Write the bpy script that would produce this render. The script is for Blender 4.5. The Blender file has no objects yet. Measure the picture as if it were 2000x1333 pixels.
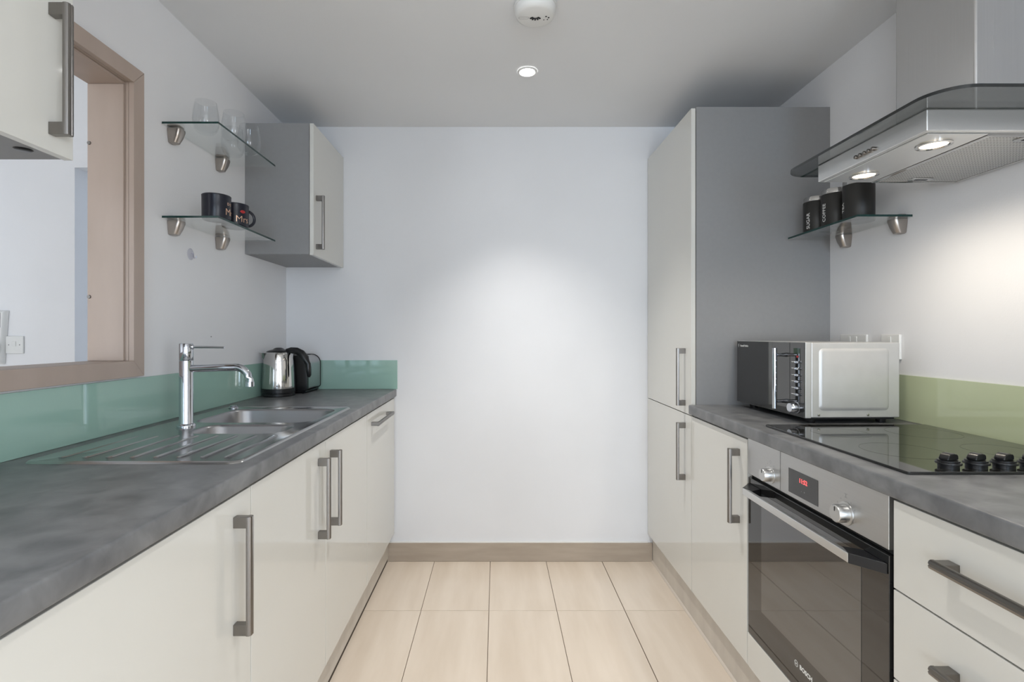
import bpy, bmesh, math, random
from mathutils import Vector, Matrix
PI = math.pi
random.seed(4)
sc = bpy.context.scene
COL = sc.collection

# ------------------------------------------------------------------ camera, world, lights, exposure
cam_d = bpy.data.cameras.new('camera'); cam = bpy.data.objects.new('camera', cam_d); COL.objects.link(cam)
cam.location = (0, 0, 1.213); cam.rotation_euler = (PI / 2, 0, 0)
cam_d.sensor_width = 36; cam_d.lens = 18.0
cam_d.shift_x = 0.015; cam_d.shift_y = -0.00575
cam_d.clip_start = 0.02
sc.camera = cam
sc.cycles.transparent_max_bounces = 32      # stacked sheets and tumblers of clear glass

w = bpy.data.worlds.new('world'); sc.world = w; w.use_nodes = True
w.node_tree.nodes['Background'].inputs[0].default_value = (0.72, 0.84, 1.0, 1)
w.node_tree.nodes['Background'].inputs[1].default_value = 1.0

sc.view_settings.view_transform = 'Standard'
sc.view_settings.look = 'None'
sc.view_settings.gamma = 1
sc.view_settings.use_curve_mapping = False
sc.view_settings.exposure = 0.44


def area(name, loc, rot, sx, sy, energy, color):
    d = bpy.data.lights.new(name, 'AREA'); d.shape = 'RECTANGLE'; d.size = sx; d.size_y = sy
    d.energy = energy; d.color = color
    o = bpy.data.objects.new(name, d); COL.objects.link(o); o.location = loc; o.rotation_euler = rot
    return o


def spot(name, loc, energy, color, deg, blend=0.6, size=0.03, rot=(0, 0, 0)):
    d = bpy.data.lights.new(name, 'SPOT'); d.energy = energy; d.color = color
    d.spot_size = math.radians(deg); d.spot_blend = blend; d.shadow_soft_size = size
    o = bpy.data.objects.new(name, d); COL.objects.link(o); o.location = loc; o.rotation_euler = rot
    return o


# daylight through the wide window at the rear of the living area behind the camera
area('window_daylight', (0.5, -4.62, 1.3), (PI / 2, 0, 0), 1.0, 2.0, 62, (0.62, 0.80, 1.0))
area('far_window_daylight', (-2.7, -4.62, 1.3), (PI / 2, 0, 0), 1.6, 2.0, 75, (0.88, 0.94, 1.0))
area('side_fill_light', (3.32, -2.4, 1.3), (PI / 2, 0, PI / 2), 3.0, 2.0, 115, (0.93, 0.965, 1.0))  # added unseen source on the right, brightens the left wall
SPOT_E = 56
HOOD_E = 5.6

# ------------------------------------------------------------------ helpers
ORG = {}


def mark(o, label=None, cat=None, group=None, kind=None):
    if label: o['label'] = label
    if cat: o['category'] = cat
    if group: o['group'] = group
    if kind: o['kind'] = kind
    return o


def thing(name, label, cat, loc=(0, 0, 0), rotz=0, group=None, local=False):
    """An Empty at the thing's base; parts are given in world coordinates unless local=True."""
    o = bpy.data.objects.new(name, None); o.empty_display_size = 0.05; COL.objects.link(o)
    o.location = loc; o.rotation_euler = (0, 0, rotz)
    ORG[o.name] = Vector((0, 0, 0)) if local else Vector(loc)
    return mark(o, label, cat, group)


def obj(name, bm, mats, parent=None, smooth=35, bevel=0, seg=2, label=None):
    org = ORG.get(parent.name, Vector()) if parent else Vector()
    if org.length: bmesh.ops.translate(bm, verts=bm.verts, vec=-org)
    me = bpy.data.meshes.new(name); bm.to_mesh(me); bm.free()
    if not isinstance(mats, (list, tuple)): mats = [mats]
    for m in mats: me.materials.append(m)
    if smooth:
        me.shade_smooth(); me.set_sharp_from_angle(angle=math.radians(smooth))
    o = bpy.data.objects.new(name, me); COL.objects.link(o)
    if parent: o.parent = parent; ORG[o.name] = org
    if bevel:
        b = o.modifiers.new('bevel', 'BEVEL'); b.width = bevel; b.segments = seg; b.limit_method = 'ANGLE'
        b.angle_limit = math.radians(40)
        b.harden_normals = True
    if label: o['label'] = label
    return o


def struct(name, bm, m, label=None, cat=None, **k):
    o = obj(name, bm, m, **k); o['kind'] = 'structure'
    if label: o['label'] = label
    if cat: o['category'] = cat
    return o


def copy_tree(o, parent=None):
    c = o.copy(); COL.objects.link(c); c.parent = parent
    if parent: c.matrix_parent_inverse = Matrix()
    for ch in list(o.children): copy_tree(ch, c)
    return c


def NB(): return bmesh.new()


def box(bm, x0, x1, y0, y1, z0, z1):
    vs = [bm.verts.new((x, y, z)) for z in (z0, z1) for y in (y0, y1) for x in (x0, x1)]
    for f in ((0, 2, 3, 1), (4, 5, 7, 6), (0, 1, 5, 4), (2, 6, 7, 3), (0, 4, 6, 2), (1, 3, 7, 5)):
        bm.faces.new([vs[i] for i in f])
    return bm


def B(*a): return box(NB(), *a)


def lathe(bm, prof, c=(0, 0, 0), n=40, axis='z', cap=True):
    """prof: list of (radius, height along the axis)."""
    rings = []
    for r, h in prof:
        ring = []
        for i in range(n):
            a = 2 * PI * i / n
            p, q = r * math.cos(a), r * math.sin(a)
            v = {'z': (p, q, h), 'x': (h, p, q), 'y': (q, h, p)}[axis]
            ring.append(bm.verts.new((c[0] + v[0], c[1] + v[1], c[2] + v[2])))
        rings.append(ring)
    for a, b in zip(rings, rings[1:]):
        for i in range(n):
            j = (i + 1) % n
            bm.faces.new((a[i], a[j], b[j], b[i]))
    if cap:
        if prof[0][0] > 1e-5: bm.faces.new(rings[0][::-1])
        if prof[-1][0] > 1e-5: bm.faces.new(rings[-1])
    bmesh.ops.remove_doubles(bm, verts=bm.verts, dist=1e-6)
    bmesh.ops.recalc_face_normals(bm, faces=bm.faces)
    return bm


def tube(bm, pts, rad, n=14, flat=None, up=Vector((0, 0, 1))):
    """Sweep a circle (or ellipse via flat=(a,b) multipliers) along pts; rad is a number or a list."""
    P = [Vector(p) for p in pts]; m = len(P)
    R = rad if isinstance(rad, (list, tuple)) else [rad] * m
    rings = []
    for i in range(m):
        t = (P[min(i + 1, m - 1)] - P[max(i - 1, 0)]).normalized()
        u = up if abs(t.dot(up)) < 0.95 else Vector((0, 1, 0))
        s = t.cross(u).normalized(); v = s.cross(t).normalized()
        fa, fb = flat or (1, 1)
        rings.append([bm.verts.new(P[i] + s * math.cos(2 * PI * k / n) * R[i] * fa + v * math.sin(2 * PI * k / n) * R[i] * fb) for k in range(n)])
    for a, b in zip(rings, rings[1:]):
        for k in range(n):
            j = (k + 1) % n
            bm.faces.new((a[k], a[j], b[j], b[k]))
    bm.faces.new(rings[0][::-1]); bm.faces.new(rings[-1])
    bmesh.ops.recalc_face_normals(bm, faces=bm.faces)
    return bm


def prism(bm, prof, a0, a1, axis):
    """Extrude a closed 2D outline. axis 'x': (y,z); 'y': (x,z); 'z': (x,y)."""
    def P(p, a): return {'x': (a, p[0], p[1]), 'y': (p[0], a, p[1]), 'z': (p[0], p[1], a)}[axis]
    A = [bm.verts.new(P(p, a0)) for p in prof]; C = [bm.verts.new(P(p, a1)) for p in prof]
    n = len(prof); fs = []
    for i in range(n):
        j = (i + 1) % n
        fs.append(bm.faces.new((A[i], A[j], C[j], C[i])))
    fs.append(bm.faces.new(A[::-1])); fs.append(bm.faces.new(C))
    bmesh.ops.recalc_face_normals(bm, faces=bm.faces)
    return bm


def rrect(x0, x1, y0, y1, r, n=6):
    if not isinstance(r, (list, tuple)): r = [r] * 4
    out = []
    for (cx, cy, a0, rr) in ((x1 - r[0], y1 - r[0], 0, r[0]), (x0 + r[1], y1 - r[1], 90, r[1]), (x0 + r[2], y0 + r[2], 180, r[2]), (x1 - r[3], y0 + r[3], 270, r[3])):
        for k in range(n + 1):
            a = math.radians(a0 + 90 * k / n)
            out.append((cx + rr * math.cos(a), cy + rr * math.sin(a)))
    return out


def loft(bm, loops, close=True):
    """loops: list of lists of 3D points, equal lengths."""
    R = [[bm.verts.new(p) for p in L] for L in loops]
    n = len(R[0])
    for a, b in zip(R, R[1:]):
        for i in range(n):
            j = (i + 1) % n
            bm.faces.new((a[i], a[j], b[j], b[i]))
    if close: bm.faces.new(R[-1])
    return R


def text_bm(s, size, ext=0.0003, bold=0.0, spacing=1.0):
    cu = bpy.data.curves.new('t', 'FONT'); cu.body = s; cu.size = size; cu.extrude = ext; cu.offset = bold
    cu.align_x = 'CENTER'; cu.align_y = 'CENTER'; cu.resolution_u = 3; cu.space_character = spacing
    o = bpy.data.objects.new('t', cu); COL.objects.link(o)
    dg = bpy.context.evaluated_depsgraph_get(); dg.update()
    me = bpy.data.meshes.new_from_object(o.evaluated_get(dg))
    bm = NB(); bm.from_mesh(me)
    bpy.data.objects.remove(o); bpy.data.curves.remove(cu); bpy.data.meshes.remove(me)
    return bm


def to_aisle_face(bm, x, y, z):          # text plane facing -x (right-hand units)
    for v in bm.verts: v.co = Vector((x - v.co.z, y - v.co.x, z + v.co.y))
    return bm


def wrap(bm, r, th, z, vertical=False):   # text around a vertical cylinder
    bmesh.ops.triangulate(bm, faces=bm.faces)
    for v in bm.verts:
        tx, ty, tz = v.co
        if vertical: tx, ty = -ty, tx
        a = th + tx / r
        v.co = Vector(((r + tz) * math.cos(a), (r + tz) * math.sin(a), z + ty))
    return bm


# ------------------------------------------------------------------ materials
def mat(name, col, rough=0.5, metal=0.0, ior=1.45, emis=None, estr=0.0, aniso=0.0, coat=0.0):
    m = bpy.data.materials.new(name); m.use_nodes = True
    b = m.node_tree.nodes['Principled BSDF']
    b.inputs['Base Color'].default_value = (*col, 1); b.inputs['Roughness'].default_value = rough
    b.inputs['Metallic'].default_value = metal; b.inputs['IOR'].default_value = ior
    if coat: b.inputs['Coat Weight'].default_value = coat; b.inputs['Coat Roughness'].default_value = 0.03
    if aniso: b.inputs['Anisotropic'].default_value = aniso
    if emis: b.inputs['Emission Color'].default_value = (*emis, 1); b.inputs['Emission Strength'].default_value = estr
    return m


def nodes(m): return m.node_tree.nodes, m.node_tree.links, m.node_tree.nodes['Principled BSDF']


def noise_col(m, c1, c2, scale=(1, 1, 1), s=5.0, detail=5, lo=0.35, hi=0.65, rand=False, dist=0.0, rough=None, bump=0.0, bscale=None):
    N, L, b = nodes(m)
    tc = N.new('ShaderNodeTexCoord'); mp = N.new('ShaderNodeMapping'); mp.inputs['Scale'].default_value = scale
    nz = N.new('ShaderNodeTexNoise'); nz.inputs['Scale'].default_value = s; nz.inputs['Detail'].default_value = detail
    nz.inputs['Distortion'].default_value = dist
    cr = N.new('ShaderNodeValToRGB'); cr.color_ramp.elements[0].position = lo; cr.color_ramp.elements[1].position = hi
    cr.color_ramp.elements[0].color = (*c1, 1); cr.color_ramp.elements[1].color = (*c2, 1)
    L.new(tc.outputs['Object'], mp.inputs['Vector'])
    if rand:
        oi = N.new('ShaderNodeObjectInfo'); ml = N.new('ShaderNodeMath'); ml.operation = 'MULTIPLY'; ml.inputs[1].default_value = 37
        L.new(oi.outputs['Random'], ml.inputs[0]); L.new(ml.outputs[0], mp.inputs['Location'])
    L.new(mp.outputs['Vector'], nz.inputs['Vector']); L.new(nz.outputs['Fac'], cr.inputs['Fac']); L.new(cr.outputs['Color'], b.inputs['Base Color'])
    if rough:
        mr = N.new('ShaderNodeMapRange'); mr.inputs['To Min'].default_value = rough[0]; mr.inputs['To Max'].default_value = rough[1]
        L.new(nz.outputs['Fac'], mr.inputs['Value']); L.new(mr.outputs['Result'], b.inputs['Roughness'])
    if bump:
        n2 = nz
        if bscale:
            n2 = N.new('ShaderNodeTexNoise'); n2.inputs['Scale'].default_value = bscale; n2.inputs['Detail'].default_value = 3
            L.new(mp.outputs['Vector'], n2.inputs['Vector'])
        bp = N.new('ShaderNodeBump'); bp.inputs['Strength'].default_value = bump; bp.inputs['Distance'].default_value = 0.002
        L.new(n2.outputs['Fac'], bp.inputs['Height']); L.new(bp.outputs['Normal'], b.inputs['Normal'])
    return m


def thin_glass(name, tint, refl=1.0, rough=0.0, base_f=0.04):
    """Sheet glass: straight-through tinted transmission plus Fresnel (Schlick) reflection."""
    m = bpy.data.materials.new(name); m.use_nodes = True
    N, L = m.node_tree.nodes, m.node_tree.links
    N.clear()
    out = N.new('ShaderNodeOutputMaterial'); tr = N.new('ShaderNodeBsdfTransparent'); gl = N.new('ShaderNodeBsdfGlossy')
    gl.inputs['Roughness'].default_value = rough; gl.inputs['Color'].default_value = (1, 1, 1, 1)
    tr.inputs['Color'].default_value = (*tint, 1)
    lw = N.new('ShaderNodeLayerWeight'); lw.inputs['Blend'].default_value = 0.5
    pw = N.new('ShaderNodeMath'); pw.operation = 'POWER'; pw.inputs[1].default_value = 5
    ma = N.new('ShaderNodeMath'); ma.operation = 'MULTIPLY_ADD'; ma.inputs[1].default_value = (1 - base_f) * refl; ma.inputs[2].default_value = base_f
    mx = N.new('ShaderNodeMixShader')
    L.new(lw.outputs['Facing'], pw.inputs[0]); L.new(pw.outputs[0], ma.inputs[0]); L.new(ma.outputs[0], mx.inputs['Fac'])
    L.new(tr.outputs[0], mx.inputs[1]); L.new(gl.outputs[0], mx.inputs[2]); L.new(mx.outputs[0], out.inputs['Surface'])
    return m


def brushed(name, col, rough, axis, s=1.0, aniso=0.0):
    """Brushed metal with fine streaks along one axis (0,1,2)."""
    m = mat(name, col, rough, 1.0, aniso=aniso)
    sc_ = [420, 420, 420]; sc_[axis] = 5
    return noise_col(m, tuple(c * 0.975 for c in col), tuple(min(1, c * 1.02) for c in col), tuple(sc_), s, 3, 0.3, 0.7, rough=(rough * 0.92, rough * 1.1))


M = {}
M['wall'] = noise_col(mat('wall_paint', (0.8, 0.8, 0.81), 0.65), (0.78, 0.78, 0.79), (0.82, 0.82, 0.83), s=1.5, bump=0.12, bscale=240)
M['ceil'] = noise_col(mat('ceiling_paint', (0.8, 0.8, 0.79), 0.8), (0.79, 0.80, 0.81), (0.82, 0.83, 0.84), s=1.2, bump=0.1, bscale=200)
M['cream'] = noise_col(mat('cream_gloss', (0.70, 0.695, 0.665), 0.07), (0.67, 0.66, 0.615), (0.69, 0.68, 0.635), s=1.0)
M['cream_edge'] = mat('cream_edge', (0.76, 0.74, 0.68), 0.3)
M['grey'] = noise_col(mat('grey_laminate', (0.2, 0.2, 0.2), 0.45), (0.262, 0.262, 0.264), (0.27, 0.27, 0.272), (1, 1, 1), 60)
M['worktop'] = noise_col(mat('slate_laminate', (0.1, 0.1, 0.11), 0.36), (0.088, 0.091, 0.096), (0.225, 0.228, 0.232), (1, 1, 1), 16, 8, 0.25, 0.75, dist=0.4, rough=(0.31, 0.42), bump=0.05, bscale=90)
M['tile'] = noise_col(mat('beige_tile', (0.66, 0.53, 0.41), 0.22), (0.68, 0.575, 0.465), (0.77, 0.67, 0.56), (6, 0.8, 1), 2.2, 5, 0.3, 0.7, rand=True)
M['skirt'] = noise_col(mat('skirting_tile', (0.42, 0.34, 0.26), 0.35), (0.40, 0.33, 0.26), (0.46, 0.385, 0.31), (2, 2, 12), 2.0)
M['grout'] = mat('grout', (0.10, 0.06, 0.035), 0.9)
M['plinth'] = noise_col(mat('plinth_vinyl', (0.5, 0.45, 0.39), 0.4), (0.55, 0.50, 0.44), (0.61, 0.56, 0.49), (1, 4, 1), 3)
M['seal'] = mat('sealant', (0.82, 0.80, 0.76), 0.5)
M['shadow_dark'] = mat('plinth_shadow_colour', (0.05, 0.035, 0.025), 0.7)  # dark tone for the shadow line below the left plinth
M['bead'] = mat('plinth_bead', (0.62, 0.55, 0.47), 0.4)
M['aqua'] = noise_col(mat('aqua_back_painted_glass', (0.33, 0.5, 0.43), 0.04), (0.315, 0.485, 0.415), (0.34, 0.515, 0.44), s=2, detail=2)
M['aqua'].node_tree.nodes['Principled BSDF'].inputs['Roughness'].default_value = 0.05
M['aqua_warm_lit'] = noise_col(mat('aqua_glass_warm_lit', (0.43, 0.5, 0.3), 0.05), (0.50, 0.555, 0.36), (0.54, 0.59, 0.40), s=2, detail=2)  # aqua glass again, with the warm hood light put into its colour
M['frame'] = noise_col(mat('beige_frame_paint', (0.47, 0.36, 0.29), 0.45), (0.43, 0.345, 0.29), (0.465, 0.375, 0.32), (4, 4, 1), 3)
M['nickel'] = brushed('brushed_nickel', (0.235, 0.22, 0.205), 0.30, 2)
M['nickel_y'] = brushed('brushed_nickel_long', (0.235, 0.22, 0.205), 0.30, 1)
M['satin'] = mat('satin_nickel', (0.42, 0.38, 0.345), 0.3, 1.0)
M['chrome'] = mat('chrome', (0.55, 0.57, 0.61), 0.05, 1.0)
M['steel'] = brushed('brushed_steel', (0.56, 0.56, 0.56), 0.26, 2)
M['steel_y'] = brushed('brushed_steel_long', (0.70, 0.70, 0.69), 0.33, 1)
M['steel_x'] = brushed('brushed_steel_side', (0.50, 0.50, 0.50), 0.3, 0)
M['steel_o'] = brushed('brushed_oven_steel', (0.52, 0.52, 0.515), 0.36, 1)
M['sink'] = brushed('sink_steel', (0.47, 0.47, 0.47), 0.2, 1)
M['bowl'] = brushed('sink_bowl_steel', (0.36, 0.36, 0.37), 0.3, 0)
M['polish'] = mat('polished_steel', (0.58, 0.57, 0.555), 0.08, 1.0)
M['mwside'] = noise_col(mat('painted_silver', (0.58, 0.57, 0.555), 0.38, 0.5), (0.57, 0.565, 0.55), (0.60, 0.595, 0.58), s=18, rough=(0.33, 0.45))
M['blackpl'] = mat('black_plastic', (0.012, 0.012, 0.013), 0.28)
M['blackmatt'] = mat('black_matt', (0.01, 0.01, 0.01), 0.6)
M['blackglass'] = mat('black_glass', (0.012, 0.012, 0.012), 0.03, ior=1.75)
M['window_glass'] = mat('oven_window_glass', (0.02, 0.023, 0.026), 0.03, ior=2.35)
M['zone'] = mat('zone_print', (0.035, 0.035, 0.034), 0.12)
M['hobglass'] = mat('hob_glass', (0.012, 0.012, 0.011), 0.03, ior=1.75)
M['mwglass'] = mat('microwave_glass', (0.02, 0.02, 0.02), 0.05, ior=1.8)
M['white'] = mat('white_plastic', (0.78, 0.78, 0.76), 0.35)
M['greyplastic'] = mat('grey_plastic', (0.3, 0.3, 0.3), 0.5)
M['glass'] = thin_glass('clear_glass', (0.975, 0.99, 0.985))
M['tumbler'] = thin_glass('tumbler_glass', (0.955, 0.96, 0.963), 1.0, 0.0, 0.03)
M['edge'] = mat('green_glass_edge', (0.012, 0.045, 0.04), 0.15)
M['soft'] = mat('satin_steel', (0.6, 0.6, 0.59), 0.32, 1.0)
M['smoke'] = thin_glass('smoked_glass', (0.50, 0.51, 0.50))
M['smoke_edge'] = mat('smoked_glass_edge', (0.02, 0.022, 0.022), 0.12)
M['mug'] = mat('navy_black_ceramic', (0.012, 0.013, 0.022), 0.3)
M['gold'] = mat('rose_gold_print', (0.85, 0.55, 0.38), 0.3, 0.6)
M['red'] = mat('red_print', (0.45, 0.03, 0.03), 0.4)
M['canister'] = mat('black_canister', (0.022, 0.021, 0.019), 0.42)
M['print'] = mat('white_print', (0.8, 0.8, 0.78), 0.5)
M['digit'] = mat('red_led', (0.2, 0.0, 0.0), 0.4, emis=(1.0, 0.10, 0.10), estr=1.6)
M['green_led'] = mat('green_display', (0.02, 0.05, 0.02), 0.2)
M['bulb'] = mat('downlight_bulb', (1, 1, 1), 0.4, emis=(1, 0.98, 0.95), estr=14)
M['warm'] = mat('halogen_bulb', (1, 1, 1), 0.4, emis=(1, 0.80, 0.50), estr=5)
M['clearpl'] = thin_glass('clear_plastic', (0.86, 0.86, 0.90), 0.9, 0.1)
# perforated filter: fine holes as bump and colour on metal
mf = mat('filter_mesh', (0.4, 0.4, 0.39), 0.4, 0.8)
N, L, b = nodes(mf)
tc = N.new('ShaderNodeTexCoord'); vo = N.new('ShaderNodeTexVoronoi'); vo.inputs['Scale'].default_value = 130; vo.inputs['Randomness'].default_value = 0.0
cr = N.new('ShaderNodeValToRGB'); cr.color_ramp.elements[0].position = 0.33; cr.color_ramp.elements[1].position = 0.42
cr.color_ramp.elements[0].color = (0.10, 0.10, 0.10, 1); cr.color_ramp.elements[1].color = (0.75, 0.75, 0.73, 1)
L.new(tc.outputs['Object'], vo.inputs['Vector']); L.new(vo.outputs['Distance'], cr.inputs['Fac']); L.new(cr.outputs['Color'], b.inputs['Base Color'])
M['filter'] = mf

# ------------------------------------------------------------------ room shell
XL, XR, YB, ZC = -1.13, 1.385, 2.75, 2.332
YR = -0.5                                   # the galley opens into the living area here
LYR, LX0_, LX1_, LZC = -4.5, -4.3, 3.2, 2.6
FZ = -0.004                                 # grout level
fl = struct('floor', B(XL - 0.12, XR + 0.12, YR, YB + 0.1, -0.1, FZ), M['grout'], smooth=0)
TX = [-1.231, -0.931, -0.632, -0.333, -0.034, 0.265, 0.565, 0.864, 1.163]   # tile joints
TY = 2.253
tm = None
for i, x in enumerate(TX):
    for k in range(-1, 5):
        y1 = min(TY + 0.6 - 0.6 * k - 0.6 + 0.6, YB - 0.001) if k < 0 else TY - 0.6 * k
        y0 = TY if k < 0 else y1 - 0.6
        if y0 < YR: y0 = YR + 0.001
        x0, x1 = max(x, XL + 0.001) + 0.0011, min(x + 0.299, XR - 0.001) - 0.0011
        if x1 - x0 < 0.02: continue
        # tiles wholly under the units on either side are left out
        if x1 < -0.64 and y0 > 0.54 or x0 > 0.87 and y0 > 0.45: continue
        cx, cy = (x0 + x1) / 2, (y0 + y1) / 2
        full = abs(x1 - x0 - 0.2968) < 1e-4 and abs(y1 - y0 - 0.6) < 1e-4
        if full and tm: me = tm
        else:
            bm = B(x0 - cx, x1 - cx, y0 - cy + 0.0011, y1 - cy - 0.0011, -0.0035, 0.004)
            bmesh.ops.bevel(bm, geom=[e for e in bm.edges if all(v.co.z > 0 for v in e.verts)], offset=0.0008, segments=1, affect='EDGES')
            me = bpy.data.meshes.new('tile'); bm.to_mesh(me); bm.free(); me.materials.append(M['tile'])
            if full: tm = me
        o = bpy.data.objects.new('tile', me); COL.objects.link(o); o.location = (cx, cy, FZ); o.parent = fl

struct('ceiling', B(XL - 0.12, XR + 0.12, YR, YB + 0.1, ZC, ZC + 0.1), M['ceil'], smooth=0)
struct('wall_back', B(XL - 0.12, XR + 0.12, YB, YB + 0.1, FZ, ZC), M['wall'], smooth=0)
struct('wall_right', B(XR, XR + 0.1, YR, YB, FZ, ZC), M['wall'], smooth=0)
OY0, OY1, OZ0, OZ1 = 1.05, 1.579, 1.126, 1.998     # opening in the left wall
bm = NB()
box(bm, XL - 0.12, XL, YR, YB, FZ, OZ0); box(bm, XL - 0.12, XL, YR, YB, OZ1, ZC)
box(bm, XL - 0.12, XL, YR, OY0, OZ0, OZ1); box(bm, XL - 0.12, XL, OY1, YB, OZ0, OZ1)
struct('wall_left', bm, M['wall'], smooth=0)
bm = NB()   # rear wall of the living area with two window openings (behind the camera)
box(bm, LX0_, LX1_, LYR - 0.1, LYR, 0, 0.3); box(bm, LX0_, LX1_, LYR - 0.1, LYR, 2.3, LZC)
for a, c in ((LX0_, -3.5), (-1.9, 0.0), (1.0, LX1_)): box(bm, a, c, LYR - 0.1, LYR, 0.3, 2.3)
struct('wall_rear', bm, M['wall'], smooth=0)
for n_, a, c in ((1, 0.0, 1.0), (3, -3.5, -1.9)):
    wf = struct('window_%d' % n_, B(a, c, LYR - 0.08, LYR - 0.03, 0.3, 0.36), M['white'], smooth=0)
    for q in ((a, c, 2.24, 2.3), (a, a + 0.06, 0.36, 2.24), (c - 0.06, c, 0.36, 2.24), ((a + c) / 2 - 0.03, (a + c) / 2 + 0.03, 0.36, 2.24)):
        obj('window_frame', B(q[0], q[1], LYR - 0.08, LYR - 0.03, q[2], q[3]), M['white'], wf, smooth=0)
bm = NB(); X2 = LX1_ + 0.1
box(bm, LX1_, X2, LYR - 0.1, YR + 0.1, 0, 0.3); box(bm, LX1_, X2, LYR - 0.1, YR + 0.1, 2.3, LZC); box(bm, LX1_, X2, LYR - 0.1, -3.9, 0.3, 2.3); box(bm, LX1_, X2, -0.9, YR + 0.1, 0.3, 2.3)
struct('wall_living_right', bm, M['wall'], smooth=0)
wf = struct('window_2', B(LX1_ + 0.03, LX1_ + 0.08, -3.9, -0.9, 0.3, 0.36), M['white'], smooth=0)  # unseen window, added to go with the side fill light
for a in ((-3.9, -0.9, 2.24, 2.3), (-3.9, -3.84, 0.36, 2.24), (-0.96, -0.9, 0.36, 2.24), (-2.43, -2.37, 0.36, 2.24)):
    obj('window_frame', B(LX1_ + 0.03, LX1_ + 0.08, *a), M['white'], wf, smooth=0)  # frame parts of the added unseen side window
struct('wall_living_front', B(XR + 0.1005, LX1_, YR, YR + 0.1, 0, LZC), M['wall'], smooth=0)
struct('wall_bulkhead', B(XL - 0.12, XR + 0.1, YR - 0.02, YR, ZC, LZC), M['wall'], smooth=0)

# skirting tile along the back wall
sk = struct('baseboard_back', B(-0.584, 0.8335, YB - 0.011, YB - 0.0005, 0.0005, 0.099), M['skirt'], bevel=0.001)
obj('sealant', B(-0.584, 0.81, YB - 0.0075, YB - 0.0005, 0.0995, 0.1045), M['seal'], sk)

# trim round the pass-through opening: mitred architrave, lining boards and inner stop
tr = struct('trim_1', NB(), M['frame'])
bpy.data.objects.remove(tr)
tr = bpy.data.objects.new('trim_1', None); COL.objects.link(tr); tr['kind'] = 'structure'; tr['label'] = 'beige painted trim around the opening in the left wall'
AX0, AX1 = XL + 0.0005, XL + 0.017
iy0, iy1, iz0, iz1 = 1.073, 1.571, 1.134, 1.990
oy0, oy1, oz0, oz1 = 1.026, 1.618, 1.085, 2.040


def mitre(name, quad):
    bm = NB(); prism(bm, quad, AX0, AX1, 'x'); obj(name, bm, M['frame'], tr, bevel=0.0012)


mitre('architrave', [(iy1, iz0), (oy1, oz0), (oy1, oz1), (iy1, iz1)])
mitre('architrave', [(iy0, iz1), (iy1, iz1 + 0.0003), (oy1, oz1 + 0.0003), (oy0, oz1)])
mitre('architrave', [(oy0, oz0), (oy1, oz0 - 0.0003), (iy1, iz0 - 0.0003), (iy0, iz0)])
mitre('architrave', [(oy0, oz0), (iy0, iz0), (iy0, iz1), (oy0, oz1)])
LX0, LX1 = XL - 0.1195, XL - 0.0002
obj('jamb', B(LX0, LX1, OY1 - 0.008, OY1 - 0.0005, OZ0 + 0.0005, OZ1 - 0.0005), M['frame'], tr)
obj('jamb', B(LX0, LX1, OY0 + 0.0005, OY0 + 0.008, OZ0 + 0.0005, OZ1 - 0.0005), M['frame'], tr)
obj('head_lining', B(LX0, LX1, OY0 + 0.0085, OY1 - 0.0085, OZ1 - 0.008, OZ1 - 0.0005), M['frame'], tr)
obj('sill', B(LX0, LX1, OY0 + 0.0085, OY1 - 0.0085, OZ0 + 0.0005, OZ0 + 0.008), M['frame'], tr)
# raised lining boards leaving a shadow step behind the architrave
obj('lining_board', B(LX0, XL - 0.010, OY1 - 0.016, OY1 - 0.0085, OZ0 + 0.0085, OZ1 - 0.0165), M['frame'], tr, bevel=0.001)
obj('lining_board', B(LX0, XL - 0.010, OY0 + 0.0085, OY1 - 0.0085, OZ1 - 0.016, OZ1 - 0.0085), M['frame'], tr, bevel=0.001)
for z in (1.80, 1.33):
    bm = NB(); lathe(bm, [(0.006, 0), (0.005, 0.003)], (LX0 + 0.006, OY1 - 0.0162, z), 12, 'y')
    bmesh.ops.scale(bm, vec=(1, -1, 1), verts=bm.verts, space=Matrix.Translation((0, -(OY1 - 0.0162), 0)))
    bmesh.ops.recalc_face_normals(bm, faces=bm.faces)
    obj('screw_cap', bm, M['nickel'], tr)

# the next room, seen through the opening
NY = 2.53
bm = NB()
box(bm, -4.2, -2.085, NY, NY + 0.12, 0, 2.6); box(bm, -2.085, -1.3, NY, NY + 0.12, 2.042, 2.6); box(bm, -1.3, XL - 0.125, NY, NY + 0.12, 0, 2.6)
struct('wall_next_room', bm, M['wall'], smooth=0)
struct('wall_next_room_side', B(LX0_ - 0.1, LX0_, LYR - 0.1, NY + 0.12, 0, LZC), M['wall'], smooth=0)
struct('wall_passage', B(-2.4, XL - 0.125, 3.5, 3.6, 0, LZC), M['wall'], smooth=0)
struct('wall_passage_side', B(-2.5, -2.4, NY + 0.125, 3.6, 0, LZC), M['wall'], smooth=0)
bm = NB(); box(bm, LX0_ - 0.1, LX1_ + 0.1, LYR - 0.1, YR - 0.021, LZC, LZC + 0.1); box(bm, LX0_ - 0.1, XL - 0.125, YR - 0.021, 3.6, LZC, LZC + 0.1)
struct('ceiling_living', bm, M['ceil'], smooth=0)
bm = NB(); box(bm, LX0_ - 0.1, LX1_ + 0.1, LYR - 0.1, YR - 0.001, -0.1, 0); box(bm, LX0_ - 0.1, XL - 0.125, YR - 0.001, 3.6, -0.1, 0)
struct('floor_living', bm, M['tile'], smooth=0)

# ------------------------------------------------------------------ handles
HW, HS = 0.0175, 0.038                     # bar width, stand-off


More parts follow.
